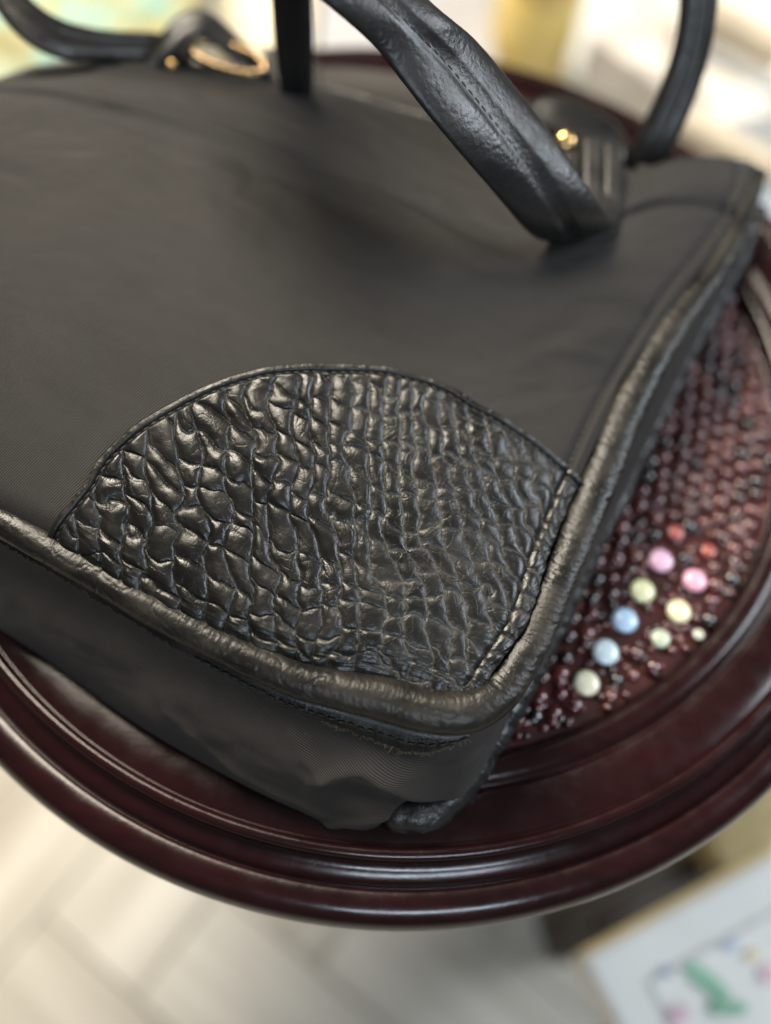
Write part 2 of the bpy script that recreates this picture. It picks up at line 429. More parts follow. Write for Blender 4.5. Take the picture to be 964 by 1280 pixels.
# front panel outline: bottom seam, side seam, top edge, left edge
Bc = np.vstack([pts([(596, 868, .0455), (560, 866, .0455), (510, 850, .0460), (464, 838, .0468), (361, 820, .048), (258, 780, .050), (160, 728, .052), (75, 674, .054), (0, 636, .055), (-90, 598, .055)]), BL[None]])
Rc = pts([(596, 868, .0455), (622, 825, .046), (656, 775, .047), (684, 692, .048), (728, 590, .050), (776, 488, .052), (838, 386, .053), (892, 315, .052), (926, 262, .051), (946, 208, .050)])
Tc = np.vstack([pts([(946, 208, .050), (890, 199, .054), (835, 205, .055), (790, 220, .053), (700, 196, .052), (600, 165, .050), (500, 137, .047), (400, 108, .045), (320, 95, .045), (250, 85, .046), (150, 72, .046), (60, 84, .042), (0, 104, .038)]), TL[None]])
Lc = np.array([BL, (-.268, .185, .060), (-.258, .22, .052), TL])
Bc, Rc, Tc, Lc = [smooth(spline(c, 500), 40) for c in (Bc, Rc, Tc, Lc)]
WB = float(np.sum(np.linalg.norm(np.diff(Bc, axis=0), axis=1))); HS = float(np.sum(np.linalg.norm(np.diff(Rc, axis=0), axis=1)))
def S(u, v):
    """front panel surface; u from the near corner leftwards, v up the side"""
    b = ev(Bc, u); t = ev(Tc, u); r = ev(Rc, v); l = ev(Lc, v); U = u[..., None]; V = v[..., None]
    P = (1-V)*b+V*t+(1-U)*r+U*l-((1-U)*(1-V)*Bc[0]+U*(1-V)*Bc[-1]+(1-U)*V*Tc[0]+U*V*Tc[-1])
    uu = np.clip(u, 0, 1); vv = np.clip(v, 0, 1)
    z = .013*np.sin(np.pi*uu)**.8*np.sin(np.pi*vv)**.75
    z = z+.006*np.exp(-((uu-.80)/.22)**2-((vv-.55)/.25)**2)
    a = uu*WB; b_ = vv*HS
    z = z-.0028*np.exp(-b_/.0032)-.0010*np.exp(-a/.0020)-.0016*np.exp(-((a-.0050)/.0013)**2)*sst(0, .03, vv)
    far = sst(.30, .55, vv)
    z = z+far*.0038*fbm(a*14+3, b_*24+1, 5, 4)+.0016*fbm(a*26+1, b_*34, 9, 4)*sst(.02, .2, vv)*sst(.0, .15, uu)
    z = z-.0004*np.exp(-np.abs(fbm(a*16+b_*9, b_*26-a*12, 73, 2))/.10)*sst(.12, .3, vv)
    # soft creases across the body of the panel
    q = b_-(.185+.18*(a-.15)*.35); z = z+.0030*np.exp(-(q/.0042)**2)*sst(.04, .12, a)*far
    q2 = b_-(.232-.10*a); z = z-.0030*np.exp(-(q2/.0035)**2)*sst(.085, .03, a)*(a > 0)
    P[..., 2] += z
    return P
# panel grid
nu, nv = 420, 360
u = np.linspace(0, 1, nu); v = np.linspace(0, 1, nv); U, V = np.meshgrid(u, v, indexing='ij')
P = S(U, V)
uvm = np.stack([U*WB, V*HS], -1)
put('front_panel', grid_mesh('front_panel', P, uvm, flip=True), M_panel, bag)

# ---- leather corner patch
arc_px = [(62, 662), (100, 612), (131, 568), (200, 512), (280, 474), (350, 459), (430, 456), (500, 464), (570, 489), (640, 528), (690, 566), (728, 600)]
gp = proj(P.reshape(-1, 3)).reshape(nu, nv, 2)
UV0 = []
for p in arc_px:
    d = np.hypot(gp[..., 0]-p[0], gp[..., 1]-p[1]); i = np.unravel_index(np.argmin(d), d.shape); UV0.append((u[i[0]], v[i[1]], 0))
UV0 = np.array(UV0); UV0[0, 1] = 0; UV0[-1, 0] = 0
arcc = smooth(spline(UV0, 700), 30)[:, :2]
ns, nt = 1150, 760
s_ = np.linspace(0, 1, ns); t_ = np.linspace(0.002, 1, nt)**.8
A = ev(np.c_[arcc, np.zeros(len(arcc))], s_)[:, :2]
PU = A[:, 0][:, None]*t_[None]; PV = A[:, 1][:, None]*t_[None]
base = S(PU, PV); a = PU*WB; b = PV*HS
# metric distance to the arc edge
edge = np.linalg.norm(base[:, -1:, :]-base, axis=-1)
ex = np.gradient(base[:, -1, :], axis=0); er = base[:, -1, :]-base[:, -2, :]
ex /= np.linalg.norm(ex, axis=1, keepdims=True); er /= np.linalg.norm(er, axis=1, keepdims=True)
edge = edge*np.clip(np.linalg.norm(np.cross(ex, er), axis=1), .3, 1)[:, None]
# grain: two families of wandering creases enclose soft rhombic pebbles
lft = sst(.038, .082, a+.25*(.04-b))     # 1 on the puffy left part, 0 on the finely creased right part
ra = R(21)+R(12)*sst(.095, .02, a); gx = a*np.cos(ra)-b*np.sin(ra); gy = a*np.sin(ra)+b*np.cos(ra)
lenA = np.log(np.clip(1+.026*gx/.0058, .2, None))/.026
lenB = b*.97-a*.40+1.3*a*a
lenB = np.log(np.clip(1+.020*(lenB+.03+.15*a)/.0068, .2, None))/.020
wa = .62*fbm(a*100, b*80, 31, 2)+.10*fbm(a*330, b*260, 33, 2)
wb = .80*fbm(a*90+9, b*95+4, 37, 2)+.10*fbm(a*300+3, b*330, 39, 2)
GA = lenA+wa; ca_ = np.floor(GA); fa = GA-ca_-.5
GB = lenB+wb+(hsh(ca_, ca_*0, 41)-.5)*(.50+.60*lft); cb_ = np.floor(GB); fb = GB-cb_-.5
rnd = hsh(ca_, cb_, 43); rn2 = hsh(ca_, cb_, 45)
drop = (rn2 < .22)*lft                    # some cross creases are missing: longer pebbles
ea = .5-np.abs(fa); eb = .5-np.abs(fb)
pa = np.clip(1-np.abs(2*fa)**2.0, 0, 1)**.70; pb_ = np.clip(1-np.abs(2*fb)**2.0, 0, 1)**.62
pb_ = pb_*(1-.6*drop)+.6*drop
h = (.00072+.00056*lft)*pa*pb_*(.75+.35*rnd)
h += (fa*(rnd-.75)+fb*(rn2-.5))*(.0002+.0003*lft)*pa*pb_
en = np.minimum(ea*(1+.25*lft), eb*1.1+.25*drop)
crk = np.abs(fbm(gx*620+gy*150, gy*330-gx*90, 51, 3))
crk2 = np.exp(-np.abs(fbm(gx*300+5, gy*260, 57, 3))/.045)
nearc = np.exp(-(en/.13)**1.2)
h -= (.00012+.00022*lft)*np.exp(-(en/.045)**1.2)
h += nearc*(.00014*crk*1.7-.00005*crk2)
d3_, _, id3_, _, _ = voronoi(gx/.0036+2*wa, gy/.0043+2*wb, 5, .95)
h -= .00009*np.exp(-(d3_/.08)**1.2)*(sst(.5, .9, id3_)+.5*nearc)
h += .000045*fbm(gx*700, gy*700, 61, 3)-.00002*crk2
crease = np.clip(np.exp(-(en/.062)**1.2)*(.45+2.4*crk)+.30*nearc*crk2+.16*np.exp(-(d3_/.07))*sst(.6, .9, id3_), 0, 1)*(1-.72*lft)  # paleness fades leftwards, putting the deeper creases' shade into the colour
near_g = nearc
# larger swelling
h += .0013*fbm(a*28, b*28, 71, 2)*sst(0, .02, b)
# parallel puckers against the bottom seam and by the side seam
pk = sst(.013, .002, b)
h += pk*(.0008*fbm(a*55, b*420, 81, 3)-.0002)
pk2 = sst(.008, .001, a)
h += pk2*(.0004*fbm(a*260, b*170+a*300, 83, 3)-.0002)
fl_ = sst(.0030, .0050, edge)            # flattened hem past the stitching
hem = .0011+.00025*fbm(gx*300, gy*300, 91, 3)-.0013*np.exp(-((edge-.0030)/.00065)**2)
h = h*fl_+hem*(1-fl_)+.0006*fl_
h -= .0016*sst(.0006, 0, edge)
nrm = normals(base[::4, ::4]);
nr = normals(base); nr *= np.sign(nr[..., 2:3])
PP = base+nr*(h+.0007)[..., None]
skirt = base[:, -1:, :]-nr[:, -1:, :]*.0006
PP = np.concatenate([PP, skirt], 1)
_pm = (grid_mesh('leather_patch', PP, np.concatenate([np.stack([a, b], -1), np.stack([a, b], -1)[:, -1:]], 1)))
crv = np.concatenate([crease*fl_+.35*(1-fl_)*crk, crease[:, -1:]*0], 1).astype(np.float32)
_at = _pm.attributes.new('crease', 'FLOAT', 'POINT'); _at.data.foreach_set('value', crv.ravel())
patch = put('leather_patch', _pm, M_patch, bag,
            'glossy pebbled black leather patch at the lower corner')
# stitches: short threads sunk in the groove
def stitch_mesh(length, rad):
    prof = [(rad*math.sin(t)*1.0, -length/2*math.cos(t)) for t in np.linspace(0.02, math.pi-.02, 9)]
    P = np.array([[(r*math.cos(q), z, r*math.sin(q)*.8) for q in np.linspace(0, 2*math.pi, 8, endpoint=False)] for r, z in prof])
    return grid_mesh('stitch', P, closed=True)
SM = stitch_mesh(.0024, .00042); SM.materials.append(M_thread)
def place_stitch(parent, p, tan, nn):
    tan = Vector(tan).normalized(); nn = Vector(nn).normalized(); x = tan.cross(nn).normalized(); nn = x.cross(tan)
    o = bpy.data.objects.new('stitch', SM); link(o, parent)
    m = Matrix((x, tan, nn)).transposed().to_4x4(); m.translation = Vector(p)-bag.location
    o.matrix_local = Matrix.Translation(-Vector(parent.location)-Vector((0, 0, 0))) @ m if parent is not bag else m
    return o
def stitch_row(parent, line, nrmls, step, slant=.12):
    s = np.r_[0, np.cumsum(np.linalg.norm(np.diff(line, axis=0), axis=1))]; n = int(s[-1]/step)
    for k in range(n):
        q = (k+.5)*step; p = np.array([np.interp(q, s, line[:, c]) for c in range(3)]); p2 = np.array([np.interp(q+.0005, s, line[:, c]) for c in range(3)])
        m = np.array([np.interp(q, s, nrmls[:, c]) for c in range(3)]); t = p2-p; t /= np.linalg.norm(t)+1e-12
        x = np.cross(t, m); place_stitch(parent, p, t+x*slant, m)
ti = np.argmin(np.abs(edge-.0030), axis=1); ii = np.arange(ns)
line = smooth(base[ii, ti]+nr[ii, ti]*.00075, 10)
stitch_row(patch, line[4:-4], nr[ii, ti][4:-4], .0031)

# ---- piping
def tube(name, path, rad, ncirc, disp=None, squash=1.0, upv=(0, 0, 1)):
    n = len(path); T = np.gradient(path, axis=0); T /= np.linalg.norm(T, axis=1, keepdims=True)
    up_ = np.array(upv, float); X = np.cross(T, up_); X /= np.linalg.norm(X, axis=1, keepdims=True); N = np.cross(X, T)
    q = np.linspace(0, 2*np.pi, ncirc, endpoint=False)
    s = np.r_[0, np.cumsum(np.linalg.norm(np.diff(path, axis=0), axis=1))]
    r = np.asarray(rad)[:, None]*np.ones((1, ncirc))
    if disp is not None: r = r+disp(s[:, None]*np.ones((1, ncirc)), q[None]*np.ones((n, 1)), r)
    P = path[:, None]+X[:, None]*(r*np.cos(q))[..., None]+N[:, None]*(r*np.sin(q)*squash)[..., None]
    uv = np.stack([s[:, None]*np.ones((1, ncirc)), r*q[None]], -1)
    return grid_mesh(name, P, uv, closed=True), P, X, N, s
PC = [(*BL[:2], .046, .0050)]
def pr(px, py, z, r): return (*at(px, py, z), r)
PC += [pr(-90, 612, .050, .0050), pr(0, 652, .0500, .0052), (*at(75, 694, .0490), .0053), pr(125, 722, .048, .0054), pr(175, 752, .0475, .0055), pr(258, 797, .0460, .0058), pr(361, 844, .0440, .0062),
       pr(420, 860, .0430, .0067), pr(480, 873, .0420, .0075), pr(535, 887, .0415, .0076), pr(585, 889, .0415, .0074), pr(622, 868, .0420, .0068), pr(648, 832, .0428, .0064), pr(672, 788, .0435, .0062), pr(703, 715, .045, .0062),
       pr(748, 605, .0470, .0070), pr(788, 505, .0490, .0068), pr(842, 408, .0500, .0062), pr(893, 340, .0495, .0050), pr(926, 280, .0490, .0044), pr(950, 214, .0490, .0036)]
pc = smooth(spline(PC, 2200), 60); pc[:, 3] *= .93
pipepx = proj(pc[:, :3])
side_w = sst(600, 660, pipepx[:, 0])[:, None]
def pdisp(s, q, r):
    ridg = np.abs(fbm(s*520+2*np.sin(q), q*1.2+s*40, 3, 3))
    fold = vnoise(s*330+.6*np.sin(q*1.3+s*50), q*.45, 15)
    cr_ = np.exp(-(np.abs(vnoise(s*110, q*1.1+s*30, 21))/.025)**1.0)
    return side_w*(-.0005*ridg+.00035*fold)+(1-side_w)*(-.00018*ridg*1.2+.00030*fbm(s*70, q*1.3, 7, 3)-.0002*cr_)+.00012*fbm(s*700, q*5, 9, 2)-.00012*cr_
me, PT_, Xp, Np, sp_ = tube('front_piping', pc[:, :3], pc[:, 3], 72, pdisp, squash=1-.12-.34*side_w)
piping = put('front_piping', me, M_piping, bag, 'scuffed rolled leather piping round the front panel')
# stitched flange under the rolled edge
k0, k1 = np.searchsorted(-0+np.arange(len(pc)), [0, 0])
idx = np.where((pipepx[:, 0] > -60) & (np.arange(len(pc)) < np.argmin(np.abs(pipepx[:, 0]-585)+np.abs(pipepx[:, 1]-889))))[0]
fp = pc[idx, :3]; rr_ = pc[idx, 3]; fx = Xp[idx]
T_ = np.gradient(fp, axis=0); outv = np.cross(T_, (0, 0, 1)); outv /= np.linalg.norm(outv, axis=1, keepdims=True)
if outv[len(outv)//2, 1] > 0: outv = -outv
fw = np.interp(proj(fp)[:, 0], [-60, 300, 430, 520, 545, 580], [.0000, .0009, .0030, .0044, .0038, .0002])
rows = []
for kk, (o_, dz) in enumerate([(.55, -.80), (.80, -.78), (1.0, -.92)]):
    rows.append(fp+outv*(rr_*o_)[:, None]+np.array([0, 0, 1])*(rr_*dz)[:, None])
jag = .0006*fbm(sp_[idx]*900, 0*idx, 5, 4)
outer = rows[-1]+outv*(fw+jag)[:, None]-np.array([0, 0, 1])*(fw*.9)[:, None]
F_ = np.stack(rows+[(rows[-1]+outer)/2, outer, outer-np.array([0, 0, .0009]), rows[-1]-np.array([0, 0, .002])], 1)
flange = put('piping_flange', grid_mesh('piping_flange', F_), M_piping, bag, 'frayed stitched leather edge under the piping')
ln = (rows[-1]*.55+outer*.45)+np.array([0, -.0003, .0003]); ln = ln[np.where(proj(fp)[:, 0] > 250)[0]]
stitch_row(flange, ln, np.tile([0, -.6, .8], (len(ln), 1)), .0033, .05)
# frayed fibres
fr = []; ff = []; k = 0
pxo = proj(outer)
for i in np.where((pxo[:, 0] > 400))[0]:
    for _ in range(3):
        if rng.random() < .45: continue
        p0 = outer[i]+np.array([rng.gauss(0, .0003), rng.gauss(0, .0002), rng.gauss(0, .0002)])
        L_ = abs(rng.gauss(.0007, .0005)); d = outv[i]*rng.uniform(.2, 1)+np.array([rng.gauss(0, .6), rng.gauss(0, .3), rng.uniform(-.8, .4)]); d /= np.linalg.norm(d)
        wv = np.cross(d, (.3, .2, 1)); wv = wv/np.linalg.norm(wv)*.00007; m_ = np.cross(d, wv)
        p1 = p0+d*L_*.5+wv*rng.uniform(-3, 3); p2 = p0+d*L_
        for p in (p0, p1, p2): fr += [p+wv, p-wv, p+m_]
        for a_ in (0, 3):
            for c_ in range(3): ff.append([k+a_+c_, k+a_+(c_+1) % 3, k+a_+3+(c_+1) % 3, k+a_+3+c_])
        k += 9
o = put('frayed_fibres', fast_mesh('frayed_fibres', np.array(fr), np.array(ff)), M_fray, bag); o['kind'] = 'stuff'
# side seam stitches just inside the piping
sv = np.linspace(.01, .97, 420); sl = S(np.full_like(sv, .0050/WB), sv)+np.array([0, 0, .0004])
stitch_row(piping, sl, np.tile([-.2, 0, 1.], (420, 1)), .0030, .05)

# ---- gusset fabric
G = [((-90, 628), (-90, 712)), ((0, 662), (0, 784)), ((75, 706), (60, 826)), ((125, 735), (110, 862)), ((175, 765), (155, 895)), ((258, 812), (225, 938)), ((361, 858), (318, 988)), ((420, 875), (375, 1014)), ((480, 890), (420, 1033)),
     ((528, 902), (470, 1036)), ((560, 905), (503, 1003)), ((592, 900), (548, 990)), ((622, 880), (583, 970)), ((650, 842), (612, 932)), ((676, 795), (640, 878)), ((708, 720), (676, 836)), ((752, 610), (727, 730)), ((792, 510), (790, 600)), ((845, 415), (845, 485)), ((896, 345), (893, 390)), ((928, 283), (928, 310)), ((950, 220), (945, 265))]
gt = []; gb = []
for i, (p, q) in enumerate(G):
    zb = float(np.interp(q[0], [0, 480, 560, 640, 900], [.0015, .0015, .012, .014, .014]))
    zt = float(np.interp(p[0], [0, 300, 535, 700, 800, 940], [.0455, .041, .037, .0385, .043, .044]))
    gt.append(at(*p, zt)); gb.append(at(*q, zb))
gt = [np.array([BL[0], BL[1]+.003, .042])]+gt; gb = [np.array([BL[0]-.01, BL[1]-.012, .002])]+gb
gt = np.array(gt); gb = np.array(gb)
def resamp(Pn, key, n):
    s = np.r_[0, np.cumsum(np.linalg.norm(np.diff(key, axis=0), axis=1))]; return s/s[-1]
# common parameter, smooth through waypoints
both = spline(np.hstack([gt, gb]), 1300); both = smooth(both, 60)
gt_, gb_ = both[:, :3], both[:, 3:]
ng, nh = 1300, 260
t = np.linspace(0, 1, nh)[None, :, None]
Gp = gt_[:, None]*(1-t)+gb_[:, None]*t
Tg = np.gradient(gt_, axis=0); out = np.cross(Tg, (0, 0, 1)); out /= np.linalg.norm(out, axis=1, keepdims=True)
if out[300, 1] > 0: out = -out
gpx = proj(Gp)
sg = np.r_[0, np.cumsum(np.linalg.norm(np.diff(gt_, axis=0), axis=1))][:, None]*np.ones((1, nh))
tt = t[..., 0]*np.ones((ng, 1)); wside = sst(590, 690, gpx[:, :1, 0])
bulge = .0065*np.sin(np.pi*tt)**.9*sst(0, .40, tt)*(1-wside)+(-.0052*np.sin(np.pi*tt)**1.5)*wside
def ridge(poly, w, amp, skew=None):
    d = seg_dist(gpx, poly); return amp*np.exp(-(d/w)**1.5)
f_ = ridge([(395, 950), (430, 940), (458, 938), (490, 955), (520, 974), (549, 984), (580, 975)], 9, .0022)
f_ += ridge([(400, 965), (440, 958), (480, 975), (515, 992), (540, 996)], 14, -.0026)
f_ += ridge([(405, 1030), (440, 1012), (495, 1001), (545, 990), (585, 966), (612, 934), (636, 895)], 9, .0020)
f_ += ridge([(500, 1020), (550, 1008), (590, 985)], 12, -.0030)
f_ += ridge([(225, 868), (270, 915), (309, 950), (361, 981), (407, 1007)], 6, .0011)
f_ += ridge([(370, 900), (390, 925), (410, 945)], 6, .0009)
f_ += ridge([(430, 905), (480, 925), (540, 940), (600, 925)], 10, -.0014)
f_ += .0030*fbm(sg*22, tt*1.4, 101, 3)*np.sin(np.pi*tt)+.0009*fbm(sg*70, tt*4, 111, 3)*np.sin(np.pi*tt)
for _ in range(12):
    f_[1:-1] = .25*f_[:-2]+.5*f_[1:-1]+.25*f_[2:]; f_[:, 1:-1] = .25*f_[:, :-2]+.5*f_[:, 1:-1]+.25*f_[:, 2:]
f_ *= 1.15*sst(0, .06, tt)*sst(1.0, .95, tt)
tuck = sst(.0, .10, tt)
Gp = Gp+out[:, None]*(bulge+f_)[..., None]+np.array([0, 0, 1])*(.5*f_*(1-tt))[..., None]
hw = np.linalg.norm(gt_-gb_, axis=1)[:, None]
guv = np.stack([sg, tt*.055], -1)
put('gusset', grid_mesh('gusset', Gp, guv, flip=False), M_gusset, bag, 'creased twill fabric side of the bag')

# ---- back piping and back panel
BP = [(*at(498, 1017, .0062), .0056), pr(520, 1018, .006, .0060), pr(548, 1008, .006, .0062), pr(580, 977, .0065, .0060), pr(607, 934, .007, .0058), pr(638, 885, .008, .0056), pr(664, 835, .009, .0054), pr(700, 765, .009, .0052), pr(742, 678, .010, .0050),
      pr(778, 608, .010, .0050), pr(828, 505, .010, .0048), pr(866, 430, .011, .0044), pr(900, 372, .011, .0042), pr(938, 290, .012, .0040), pr(950, 262, .012, .0036)]
bp = smooth(spline(BP, 900), 20)
def bdisp(s, q, r):
    return .0011*vnoise(s*230+.8*np.sin(q), q*.6, 33)-.0008*np.abs(fbm(s*300, q*1.2, 41, 3))
me, *_ = tube('back_piping', bp[:, :3], bp[:, 3], 40, bdisp); put('back_piping', me, M_backleather, bag, 'crumpled dark leather piping of the back panel')
def caps(bmx):
    bmesh.ops.create_uvsphere(bmx, u_segments=20, v_segments=12, radius=.0056, matrix=Matrix.Translation(bp[0, :3]))
put('piping_end', bm_mesh('piping_end', caps, True), M_backleather, bag)
Bk = [np.array([.02, .056]), np.array([-.06, .075]), np.array([-.13, .105]), np.array([-.262, .152]), np.array([-.27, .20]), np.array([-.24, .245]), at(60, 110, .02)[:2], at(330, 90, .02)[:2], at(440, 80, .02)[:2], at(560, 100, .02)[:2], at(700, 140, .02)[:2], at(830, 205, .02)[:2], at(940, 262, .012)[:2],
      at(870, 425, .01)[:2], at(735, 678, .01)[:2], at(600, 940, .008)[:2]]
def backp(bmx):
    vs = [bmx.verts.new((x, y, .004)) for x, y in Bk]; f = bmx.faces.new(vs)
    r = bmesh.ops.extrude_face_region(bmx, geom=[f]); 
    for e in r['geom']:
        if isinstance(e, bmesh.types.BMVert): e.co.z = .012
    bmesh.ops.recalc_face_normals(bmx, faces=bmx.faces)
put('back_panel', bm_mesh('back_panel', backp, bevel=.002), M_panel, bag)
# lining / inner top band between the two panels
tc_ = Tc[::6]; lo = np.vstack([smooth(spline(np.array([at(945, 262, .012), at(830, 205, .02), at(700, 140, .022), at(560, 104, .022), at(440, 84, .022), at(330, 84, .024), at(150, 92, .02), (-.236, .245, .015)]), len(tc_)), 5)])
Lg = np.stack([tc_*(1-w)+lo*w+np.array([0, 0, -.010])*math.sin(math.pi*w) for w in np.linspace(0, 1, 16)], 1)
put('inner_lining', grid_mesh('inner_lining', Lg, np.zeros(Lg.shape[:2]+(2,))), M_panel, bag)
# rolled leather hem along the top edge
hemr = smooth(spline(Tc[5:-5:12], 600), 10)
me, *_ = tube('top_hem', hemr-np.array([0, 0, .001]), np.full(600, .0022), 16, lambda s, q, r: .0005*fbm(s*120, q, 3, 3)); put('top_hem', me, M_backleather, bag)

# ---- handles: padded straps with a stitched groove down the middle
def strap(name, secs, thick, parent, label, n=420, m=56, mat=None):
    """secs: (left edge point, right edge point)"""
    L = smooth(spline([s[0] for s in secs], n), int(n*.16)); Rr = smooth(spline([s[1] for s in secs], n), int(n*.16))
    Cc = (L+Rr)/2; W = Rr-L; w = np.linalg.norm(W, axis=1, keepdims=True)/2; X = W/(2*w); T = np.gradient(Cc, axis=0); N = np.cross(X, T); N /= np.linalg.norm(N, axis=1, keepdims=True)
    q = np.linspace(0, 2*np.pi, m, endpoint=False); cx = np.sign(np.cos(q))*np.abs(np.cos(q))**.75; cz = np.sign(np.sin(q))*np.abs(np.sin(q))**.8
    groove = (1-.55*np.exp(-(cx/.09)**2))*(1-.25*np.abs(cx)**3)
    s = np.r_[0, np.cumsum(np.linalg.norm(np.diff(Cc, axis=0), axis=1))]
    Sg = s[:, None]*np.ones((1, m)); Q = cx[None]*np.ones((n, 1))
    dsp = .00012*fbm(Sg*300, Q*5+(cz[None] > 0)*9, 17, 4)-.00010*np.exp(-np.abs(fbm(Sg*230+Q*1.5, Q*3+Sg*60, 19, 2))/.05)
    P = Cc[:, None]+X[:, None]*(w*cx)[..., None]+N[:, None]*((thick*cz*groove)[None]+dsp*np.sign(cz))[..., None]
    o = put(name, grid_mesh(name, P, np.stack([Sg, Q*.012], -1), closed=True), mat or M_strap, parent, label)
    ends = []
    return o, Cc, N, X
def e3(l, r_, z1, z2=None): return (at(*l, z1), at(*r_, z1 if z2 is None else z2))
# front handle: out of the left tab, over the top, and down to a fold on the panel
H1 = [e3((350, 112), (392, 120), .052, .050), e3((343, 60), (392, 68), .072), e3((340, 0), (390, 2), .094), e3((328, -80), (384, -84), .118), e3((290, -170), (360, -200), .138), e3((220, -270), (330, -320), .150), e3((210, -180), (350, -250), .156),
      e3((290, -90), (420, -130), .158, .152), e3((352, -42), (478, -62), .154, .146), e3((404, 0), (526, -6), .148, .139), e3((440, 30), (561, 22), .141, 0.135), e3((469, 57), (594, 50), .134, 0.125), e3((526, 131), (642, 108), .121, 0.112), e3((569, 183), (684, 161), .110, 0.102), e3((621, 244), (733, 231), .093, 0.088), e3((655, 286), (758, 270), .078, 0.076), e3((672, 298), (768, 280), .067),
      e3((688, 292), (776, 272), .060), e3((704, 264), (782, 246), .058), e3((716, 232), (786, 222), .056)]
h1, c1, n1_, x1 = strap('handle', H1, .0036, bag, 'front handle bowing over the bag to a fold on the panel')
k = np.arange(190, 400); sgn = 1 if (n1_[250] @ (np.array([0, 0, CAMH])-c1[250])) > 0 else -1
stitch_row(h1, c1[k]+sgn*n1_[k]*.0017, sgn*n1_[k], .0034, .1)
# back handle, right and left ends
H2 = [e3((778, 205), (826, 215), .040), e3((790, 180), (840, 190), .050), e3((815, 130), (862, 145), .062), e3((840, 70), (885, 80), .078, 0.076), e3((850, 10), (897, 14), .092), e3((848, -60), (896, -65), .108), e3((820, -130), (850, -160), .12), e3((700, -210), (700, -250), .14),
      e3((450, -260), (450, -305), .15), e3((180, -230), (170, -270), .13), e3((20, -140), (-20, -160), .105), e3((0, -70), (-42, -70), .09), e3((22, -20), (-12, 0), .080), e3((45, 10), (18, 42), .074), e3((85, 30), (68, 74), .066), e3((140, 40), (128, 76), .056), e3((205, 42), (198, 76), .046), e3((240, 55), (238, 85), .038)]
h2, c2, n2_, x2 = strap('handle', H2, .0034, bag, 'back handle rising behind the bag')

# handle tabs, rings and rivets
def slab(pts3, th, bev=.001):
    def f(bmx):
        p = [Vector(q) for q in pts3]; n = (p[1]-p[0]).cross(p[2]-p[1]).normalized()
        a_ = [bmx.verts.new(q+n*th/2) for q in p]; b_ = [bmx.verts.new(q-n*th/2) for q in p]
        bmx.faces.new(a_); bmx.faces.new(b_[::-1])
        for i in range(len(p)): j = (i+1) % len(p); bmx.faces.new((a_[j], a_[i], b_[i], b_[j]))
        bmesh.ops.recalc_face_normals(bmx, faces=bmx.faces)
    return bm_mesh('tab', f, bevel=bev)
# right front tab: folded leather with pleats
for x0, x1_, y0, y1, zz in ((704, 726, 180, 262, .058), (728, 752, 176, 272, .062), (754, 776, 182, 270, .059)):
    put('handle_tab', slab([at(x0, y0, zz), at(x1_, y0+2, zz), at(x1_-2, y1, zz), at(x0, y1-6, zz)], .005, .0015), M_strap, bag)
def tor(center, R1, r1, rot, name, mat, arcdeg=360, sc=(1, 1, 1)):
    n = 48; q = np.linspace(0, R(arcdeg), n+1)
    path = np.stack([R1*np.cos(q)*sc[0], R1*np.sin(q)*sc[1], 0*q], 1)
    mt = np.array(rot.to_matrix()); path = path@mt.T+np.array(center)
    upv = mt@np.array([0, 0, 1.])
    me, *_ = tube(name, path, np.full(n+1, r1), 14, upv=upv); return put(name, me, mat, bag)
from mathutils import Euler
pad = lathe('leather_pad', [(1e-5, .0060), (.012, .0058), (.020, .0046), (.0245, .0020), (.0252, -.0010), (.0235, -.004), (1e-5, -.005)][::-1], 40)
o = put('leather_pad', pad, M_backleather, bag); o.location = Vector(at(722, 164, .046))-bag.location; o.rotation_euler = (R(14), R(8), R(-15)); o.scale = (.95, .50, 1)
tor(at(724, 170, .0485), .0205, .0012, Euler((R(14), R(8), R(-15))), 'pad_edge', M_strap, 360, (1, .5, 1))
def disc_rivet(p, r, nrm=(0, -.5, 1)):
    me = lathe('rivet', [(r*1.0, -r*.3), (r*1.05, 0), (r*.9, r*.35), (r*.5, r*.55), (1e-5, r*.6)], 24)
    o = put('rivet', me, M_gold, bag); o.location = Vector(p)-bag.location
    o.rotation_euler = Vector(nrm).to_track_quat('Z', 'Y').to_euler(); return o
disc_rivet(at(707, 176, .062), .0042); disc_rivet(at(384, 108, .054), .0022)
# left: leather loop with a gold ring lying on the top edge
H3 = [e3((196, 62), (186, 90), .050), e3((212, 30), (218, 62), .056), e3((240, 12), (246, 44), .058), e3((268, 20), (262, 50), .056), e3((296, 44), (286, 70), .052), e3((326, 72), (320, 90), .047), e3((348, 84), (345, 102), .045)]
strap('leather_loop', H3, .0024, bag, 'pinched leather loop at the left end of the back handle', n=160, m=32)
tor(at(285, 72, .052), .0125, .0016, Euler((R(8), R(4), R(-8))), 'ring', M_goldd, 360, (1.3, .5, 1))
disc_rivet(at(214, 80, .052), .0018); disc_rivet(at(325, 76, .050), .0018)
put('handle_tab', slab([at(330, 60, .047), at(400, 82, .046), at(404, 118, .046), at(345, 108, .047)], .004, .0012), M_strap, bag)
# magnetic flap corner at the upper right
put('handle_tab', slab([at(795, 208, .052), at(830, 214, .054), at(826, 252, .056), at(796, 246, .055)], .004, .0012), M_strap, bag)

